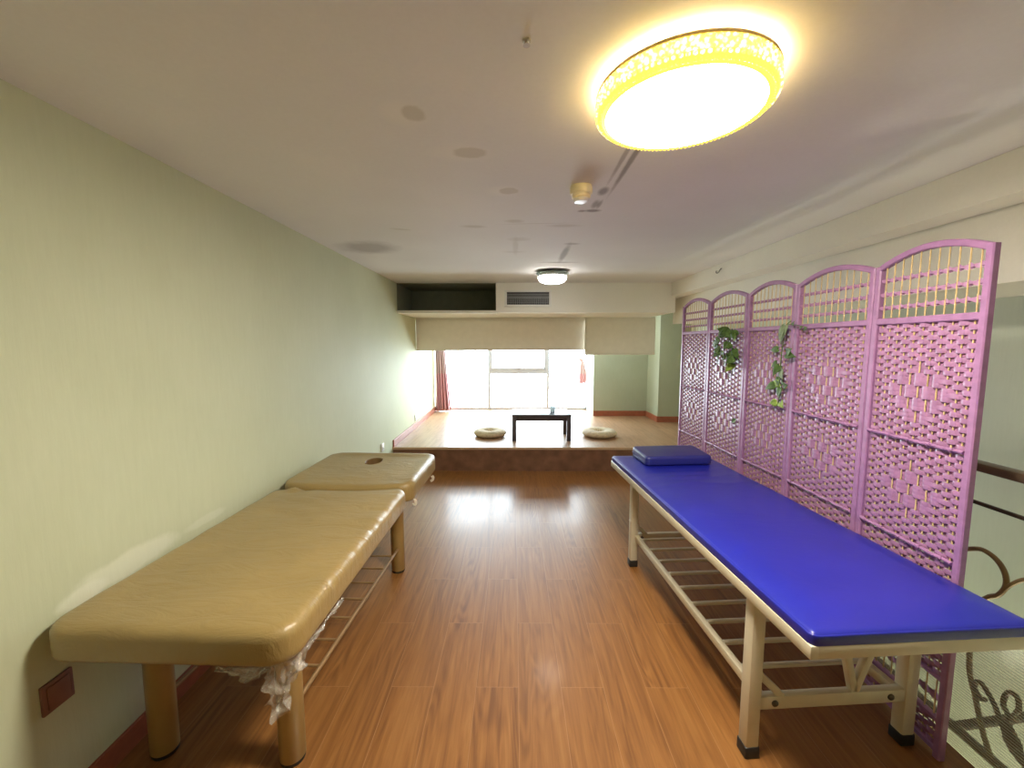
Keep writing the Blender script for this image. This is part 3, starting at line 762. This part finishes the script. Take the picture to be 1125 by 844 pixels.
for pi in range(5):
    p0 = Vector((*Jx[pi+1], 0)); p1 = Vector((*Jx[pi], 0))      # u runs from near to far
    d = (p1-p0); w = d.length; d.normalize()
    nrm = Vector((-d.y, d.x, 0))                                  # faces the room (-x)
    if nrm.x > 0: nrm = -nrm
    org = p0 - Vector((1.535, 2.5, 0))
    def P(u, n_, z): return org + d*u + nrm*n_ + Vector((0,0,z))
    sw, st = .013, .013                                           # half stile width / thickness
    # frame: stiles, arch, rails
    bm = B()
    def fbar(pts, hw, ht):
        rings = []
        for k, (u, z) in enumerate(pts):
            a = pts[max(k-1,0)]; b2 = pts[min(k+1,len(pts)-1)]
            du, dz = b2[0]-a[0], b2[1]-a[1]; L = math.hypot(du, dz); su, sz = -dz/L, du/L
            rings.append([bm.verts.new(P(u+su*hw*s1, ht*s2, z+sz*hw*s1)) for s1, s2 in ((-1,-.7),(-1,.7),(-.7,1),(.7,1),(1,.7),(1,-.7),(.7,-1),(-.7,-1))])
        for A, C in zip(rings, rings[1:]):
            for k in range(8): bm.faces.new((A[k], A[(k+1)%8], C[(k+1)%8], C[k]))
        bm.faces.new(rings[0]); bm.faces.new(rings[-1])
    g = .002
    def stile(u):                                                 # wrapped stile with slight band ridges
        zs = [0.003+ (SH-.003)*k/60 for k in range(61)]
        fbar([(u, z) for z in zs], sw, st)
    stile(sw+g); stile(w-sw-g)
    ua, ub = sw+g, w-sw-g
    pts = [(ua+(ub-ua)*k/24, arch_z(w*k/24, w)) for k in range(25)]
    fbar(pts, .012, .012)
    fbar([(ua, zt), (ub, zt)], .013, .012)
    fbar([(ua, .298), (ub, .298)], .009, .011); fbar([(ua, .142), (ub, .142)], .009, .011); fbar([(ua, .030), (ub, .030)], .011, .011)
    pn = obj('panel', bm, M_pfrm, scr)
    u0, u1 = 2*sw+g, w-2*sw-g; W = u1-u0
    nr = 11; sp = W/nr; rod_u = [u0+sp*(k+.5) for k in range(nr)]
    # bamboo rods
    bm = B()
    for u in rod_u: tube(bm, [P(u, 0, .03), P(u, 0, arch_z(u, w))], .0026, 6)
    obj('bamboo_rods', bm, M_rod, pn)
    # paper strips woven round the rods
    bm = B(); pitch = .0160
    def weave(z0, z1, centres):
        R = int(round((z1-z0)/pitch)); ph = (z1-z0)/R
        SUB = 8
        for r in range(R):
            zc = z1 - ph*(r+.5)
            def phase(k):
                u = u0+sp*(k+.5)
                for zd, au, az in centres:
                    if abs(u-(u0+u1)/2)/au + abs(zc-zd)/az < 1: return 1 if (k+(r//3)) % 2 else -1
                return 1 if (k+r) % 2 else -1
            sg = [phase(k) for k in range(nr)]
            sg = [-sg[0]] + sg + [-sg[-1]]                         # beyond the edges: into the stile
            cols = []
            for k in range(nr+1):
                a, b2 = sg[k], sg[k+1]
                for q in range(SUB):
                    f = q/SUB; e_ = max(0, min(1, (f-.22)/.56)); s = a+(b2-a)*(e_*e_*(3-2*e_))
                    if a == b2: s = a*(1-.25*math.sin(PI*f))
                    cols.append((u0+sp*(k-.5+f), s))
            cols = [(max(u0-.006, min(u1+.006, u)), s) for u, s in cols]
            prev = None
            for ci, (u, s) in enumerate(cols):
                hh = .0093 - .0009*(.5-.5*s)
                amp = .0052*s if s > 0 else .0046*s
                jz = .0012*nz(u*30, r*1.7, pi)
                cur = [bm.verts.new(P(u, amp+(.0006 if jj == 0 else (-.0003)), zc+jz+jj*hh)) for jj in (-1,-.5,0,.5,1)]
                cur[1].co += nrm*.0006; cur[3].co += nrm*.0006
                if prev:
                    for jj in range(4): bm.faces.new((prev[jj], cur[jj], cur[jj+1], prev[jj+1]))
                prev = cur
    weave(.305, zt-.012, [(1.31, W*.31, .135), (.935, W*.31, .125), (.53, W*.31, .13)])
    weave(.042, .134, [])
    obj('paper_weave', bm, M_weave, pn, True, 80)
    # round cross rods tied in front of the weave
    for zr in (1.130, .735):
        bm = B(); tube(bm, [P(u0+W*k/20, .0125+.0008*math.sin(k*2.1), zr+.0012*math.sin(k*1.3)) for k in range(21)], .0068, 8)
        for k in range(5):
            u = u0+W*(.08+.21*k)
            tube(bm, [P(u+.0015*a, .0125+.0085*math.cos(2*PI*a/8), zr+.0085*math.sin(2*PI*a/8)) for a in range(9)], .0018, 5)
        obj('cross_rod', bm, M_pfrm, pn)
    # openwork of the arch: three twisted paper cords across the rods
    bm = B()
    def twist(z, amp=.008, hw=.009):
        for sgn in (1, -1):
            prev = None; N = nr*8
            for q in range(N+1):
                u = u0+W*q/N; phs = PI*(u-u0)/sp
                pos_ = P(u, sgn*.0055*math.cos(phs), z+sgn*amp*.45*math.sin(phs))
                h2 = hw*(.45+.55*abs(math.sin(phs)))
                cur = (bm.verts.new(pos_+Vector((0,0,-h2))), bm.verts.new(pos_+Vector((0,0,h2))))
                if prev: bm.faces.new((prev[0], cur[0], cur[1], prev[1]))
                prev = cur
    for zz in (1.650, 1.705, 1.762): twist(zz)
    obj('paper_cords', bm, M_weave, pn, True, 80)
    bm = B(); twist(.222, .012, .013); obj('paper_cords', bm, M_weave, pn, True, 80)

# ------------------------------------------------------------------ artificial leaves on the screen
def leafmat(name, c):
    m = mat(name, c, .55, var=.35, vscale=40, spec=.3); return m
M_leaf = leafmat('dark_green_leaf', (.07,.13,.03)); M_leaf2 = leafmat('light_green_leaf', (.26,.37,.07)); M_leaf3 = leafmat('grey_green_leaf', (.19,.25,.14))
def leaf(bm, c, yaw, pitch, L, Wd, roll=0):
    """heart-shaped cupped leaf; tip direction from yaw (in screen plane y/z) and pitch (out of plane)"""
    n = 6; rows = []
    tipd = Vector((-math.sin(pitch), math.cos(yaw)*math.cos(pitch), math.sin(yaw)*math.cos(pitch)))
    side = tipd.cross(Vector((-1,0,0))).normalized(); nr_ = side.cross(tipd).normalized()
    side, nr_ = side*math.cos(roll)+nr_*math.sin(roll), nr_*math.cos(roll)-side*math.sin(roll)
    c = Vector(c)
    for i in range(n+1):
        f = i/n; wid = Wd*.5*(math.sin(PI*min(1, f*1.02+.06)**.62))*1.0 if i < n else 0.0008
        row = []
        for s in (-1,-.5,0,.5,1):
            bk = -.12*L*(abs(s)**1.5)*(1-f)**2
            row.append(bm.verts.new(c + tipd*(L*f+bk) + side*(wid*s) + nr_*(.18*wid*abs(s) - .22*L*f*f)))
        rows.append(row)
    for A, C in zip(rows, rows[1:]):
        for k in range(4): bm.faces.new((A[k], A[k+1], C[k+1], C[k]))
def finish_leaf(o):
    md = o.modifiers.new('thick', 'SOLIDIFY'); md.thickness = .0012; return o
XS = 1.495
cl = thing('artificial_ivy', 'bushy clump of dark green artificial leaves on the second far panel', 'artificial ivy', (1.50, 2.86, 1.49))
rr = random.Random(3)
bm = B(); bm2 = B()
for k in range(34):
    dy = rr.uniform(-.13,.13); dz = rr.uniform(-.13,.12)
    if (dy/.14)**2+(dz/.15)**2 > 1: dy *= .6; dz *= .6
    tgt = bm2 if k in (3, 9) else bm
    leaf(tgt, (rr.uniform(-.07,-.012), dy, dz), rr.uniform(-2.6,.6), rr.uniform(-.1,.9), rr.uniform(.055,.085), rr.uniform(.045,.065), rr.uniform(-.5,.5))
finish_leaf(obj('leaves', bm, M_leaf, cl, True, 80)); finish_leaf(obj('light_leaves', bm2, M_leaf2, cl, True, 80))
bm = B(); tube(bm, spline([(.02,.02,.11),(-.02,.0,.08),(-.03,.01,.0),(-.025,-.02,-.08),(-.03,.03,-.12)], 5), .0025, 6)
tube(bm, spline([(-.02,0,.08),(-.02,-.09,.085),(-.015,-.15,.06)], 5), .002, 6); obj('stem', bm, M_leaf, cl)
vi = thing('artificial_ivy', 'trailing artificial vine with sparse green leaves on the middle panel', 'artificial ivy', (1.545, 2.345, 1.50))
bm = B(); bm2 = B(); bm3 = B()
for (dy, dz, yaw, pt, L, Wd, tg) in [(-.0,.10,-1.4,.3,.105,.075,3),(.02,.07,-2.0,.6,.07,.06,3),(.05,-.03,-.1,.2,.075,.04,1),(-.02,-.055,3.3,.2,.085,.05,1),(-.03,-.05,2.7,.4,.06,.05,1),
        (.03,-.125,-1.2,.5,.07,.055,1),(.01,-.15,-2.1,.4,.06,.05,3),(.06,-.105,-.6,.2,.06,.03,1),(.03,-.19,-1.7,.3,.05,.045,1),
        (.02,-.225,-.12,.1,.10,.045,2),(-.01,-.235,3.0,.3,.05,.05,1),(.06,-.235,-.4,.3,.09,.05,1),(.01,-.25,-1.4,.3,.06,.05,1),(.035,-.335,-.3,.3,.06,.045,2),(.0,-.33,-2.6,.4,.05,.045,2),(-.06,.10,2.2,.3,.03,.02,1),(-.12,.085,2.9,.3,.03,.02,1),(-.15,.08,3.3,.3,.03,.02,1)]:
    leaf({1: bm, 2: bm2, 3: bm3}[tg], (-.03, dy, dz), yaw, pt, L, Wd, rr.uniform(-.3,.3))
finish_leaf(obj('leaves', bm, M_leaf, vi, True, 80)); finish_leaf(obj('light_leaves', bm2, M_leaf2, vi, True, 80)); finish_leaf(obj('grey_leaves', bm3, M_leaf3, vi, True, 80))
bm = B(); tube(bm, spline([(.02,-.01,.13),(-.02,-.0,.11),(-.032,.01,.0),(-.03,.02,-.12),(-.03,.0,-.22),(-.032,.02,-.34)], 6), .0028, 6)
tube(bm, spline([(-.02,0,.11),(-.02,-.08,.10),(-.02,-.16,.085)], 5), .0022, 6); obj('stem', bm, M_leaf, vi)
bm = B(); leaf(bm, (0,0,0), -.6, .3, .045, .035); leaf(bm, (0,.0,.0), 2.9, .4, .03, .025); tube(bm, [(.01,0,.015), (-.002,0,0)], .0015, 6)
o = obj('ivy_leaf', bm, M_leaf); o.location = (1.500, 2.79, .985); tag(o, 'single small green leaf poking from the screen below the bushy clump', 'artificial leaf')

# ------------------------------------------------------------------ wrought-iron railing of the stairwell
M_iron = mat('bronze_wrought_iron', (.055,.040,.025), .42, metal=.4, var=.2)
M_hand = mat('brown_handrail', (.10,.065,.038), .35, var=.1)
M_scroll = mat('aged_brass_scroll', (.19,.13,.055), .38, metal=.4)
RX = 1.745
ra = thing('railing', 'dark wrought-iron stair railing with scrolls behind the screen', 'railing', (RX, 1.4, 0))
def Q(y, z, x=0.): return (x, y-1.4, z)
bm = B(); bar(bm, Q(-2.2,1.045), Q(3.6,1.045), .055, .034, .008); obj('handrail', bm, M_hand, ra)
bm = B(); bar(bm, Q(-2.2,.905), Q(3.6,.905), .012, .014, .003); obj('top_rail', bm, M_iron, ra)
bm = B(); bar(bm, Q(-2.2,-.012), Q(3.6,-.012), .030, .022, .003); obj('base_rail', bm, M_iron, ra)
for y in (-2.15, -.9, .35, 2.75, 3.55):
    bm = B(); bar(bm, Q(y,-.15), Q(y,1.04), .025, .025, .003); obj('post', bm, M_iron, ra)
def scroll(pts, r, m=M_iron, nm='scroll'):
    bm = B(); tube(bm, spline([Q(*p) for p in pts], 8), r, 8); return obj(nm, bm, m, ra)
for dy in (0, 1.25, -1.25):
    def S(L): return [(y+dy, z) for y, z in L]
    scroll(S([(1.56,.70),(1.502,.733),(1.467,.734),(1.433,.717),(1.41,.683),(1.406,.641),(1.425,.598),(1.455,.57),(1.5,.50),(1.50,.42),(1.493,.341),(1.484,.244),(1.458,.173),(1.431,.087),(1.404,.023),(1.385,-.01)]), .0085, M_scroll)
    scroll(S([(1.425,.60),(1.413,.62),(1.389,.661),(1.354,.699),(1.30,.72),(1.25,.69),(1.24,.64),(1.27,.61)]), .007, M_scroll)
    scroll(S([(1.425,.190),(1.438,.180),(1.452,.19),(1.464,.205),(1.458,.232),(1.445,.238),(1.429,.229),(1.4,.198),(1.371,.150),(1.345,.10)]), .008)
    scroll(S([(1.34,.10),(1.351,.184),(1.371,.218),(1.369,.258),(1.355,.281),(1.336,.278),(1.328,.246),(1.334,.225)]), .008)
    bm = B()
    tube(bm, [Q(1.365+dy,.165), Q(1.352+dy,.150), Q(1.335+dy,.115), Q(1.318+dy,.085), Q(1.295+dy,.06), Q(1.25+dy,-.005)], [.004,.020,.030,.022,.008,.007], 12)
    for v in bm.verts: v.co.x *= .45
    obj('leaf_ornament', bm, M_iron, ra)
bm = B(); bar(bm, (0, 1.515-1.4, -.01), (.42, 1.555-1.4, .01), .028, .022, .003); obj('return_rail', bm, M_iron, ra)
# ribbed gauze fixed to the inside of the railing
m = bpy.data.materials.new('ribbed_gauze'); m.use_nodes = True
t = NT(m); b = t.n['Principled BSDF']
b.inputs['Base Color'].default_value = (.72,.76,.66,1); b.inputs['Roughness'].default_value = .7
pos = t.new('ShaderNodeNewGeometry').outputs['Position']
sp = t.new('ShaderNodeSeparateXYZ'); t.l.new(pos, sp.inputs[0])
wv = t.math('SINE', t.math('MULTIPLY', sp.outputs[2], 2*PI/.0105))
al = t.math('ADD', t.math('MULTIPLY', wv, .12), .26, True)
t.l.new(al, b.inputs['Alpha'])
M_gauze = m
bm = B(); box(bm, -.001, .001, -3.4, 2.2, -.06, .47); o = obj('gauze', bm, M_gauze); o.location = (RX-.035, 1.4, 0)
tag(o, 'pale ribbed gauze sheet fixed along the lower railing', 'gauze sheet')

# ------------------------------------------------------------------ light
w = bpy.data.worlds.new('sky'); scene.world = w; w.use_nodes = True
nt = w.node_tree; bg = nt.nodes['Background']
bg.inputs[0].default_value = (.80,.93,1.0,1); bg.inputs[1].default_value = 5.4
def area(name, loc, rot, sx, sy, col, power, portal=False):
    l = bpy.data.lights.new(name, 'AREA'); l.shape = 'RECTANGLE'; l.size = sx; l.size_y = sy; l.color = col; l.energy = power
    o = bpy.data.objects.new(name, l); COL.objects.link(o); o.location = loc; o.rotation_euler = rot
    if portal: l.cycles.is_portal = True
    return o
area('window_portal', ((XL+WX1)/2, YW+.145, 1.15), (-PI/2, 0, 0), WX1-XL, 1.74, (1,1,1), 10, True)
pl = bpy.data.lights.new('downstairs_lamp', 'POINT'); pl.energy = 24; pl.color = (1,.95,.82); pl.shadow_soft_size = .15
o = bpy.data.objects.new('downstairs_lamp', pl); COL.objects.link(o); o.location = (2.1, 1.0, -1.9)

# ------------------------------------------------------------------ view
vs = scene.view_settings
scene.display_settings.display_device = 'sRGB'
vs.view_transform = 'Standard'; vs.look = 'None'; vs.exposure = 1.92; vs.gamma = 1; vs.use_curve_mapping = False
cy = scene.cycles
cy.use_denoising = True
cy.max_bounces = 10; cy.diffuse_bounces = 6; cy.glossy_bounces = 4; cy.transparent_max_bounces = 16
cy.sample_clamp_indirect = 6
cy.caustics_reflective = False; cy.caustics_refractive = False
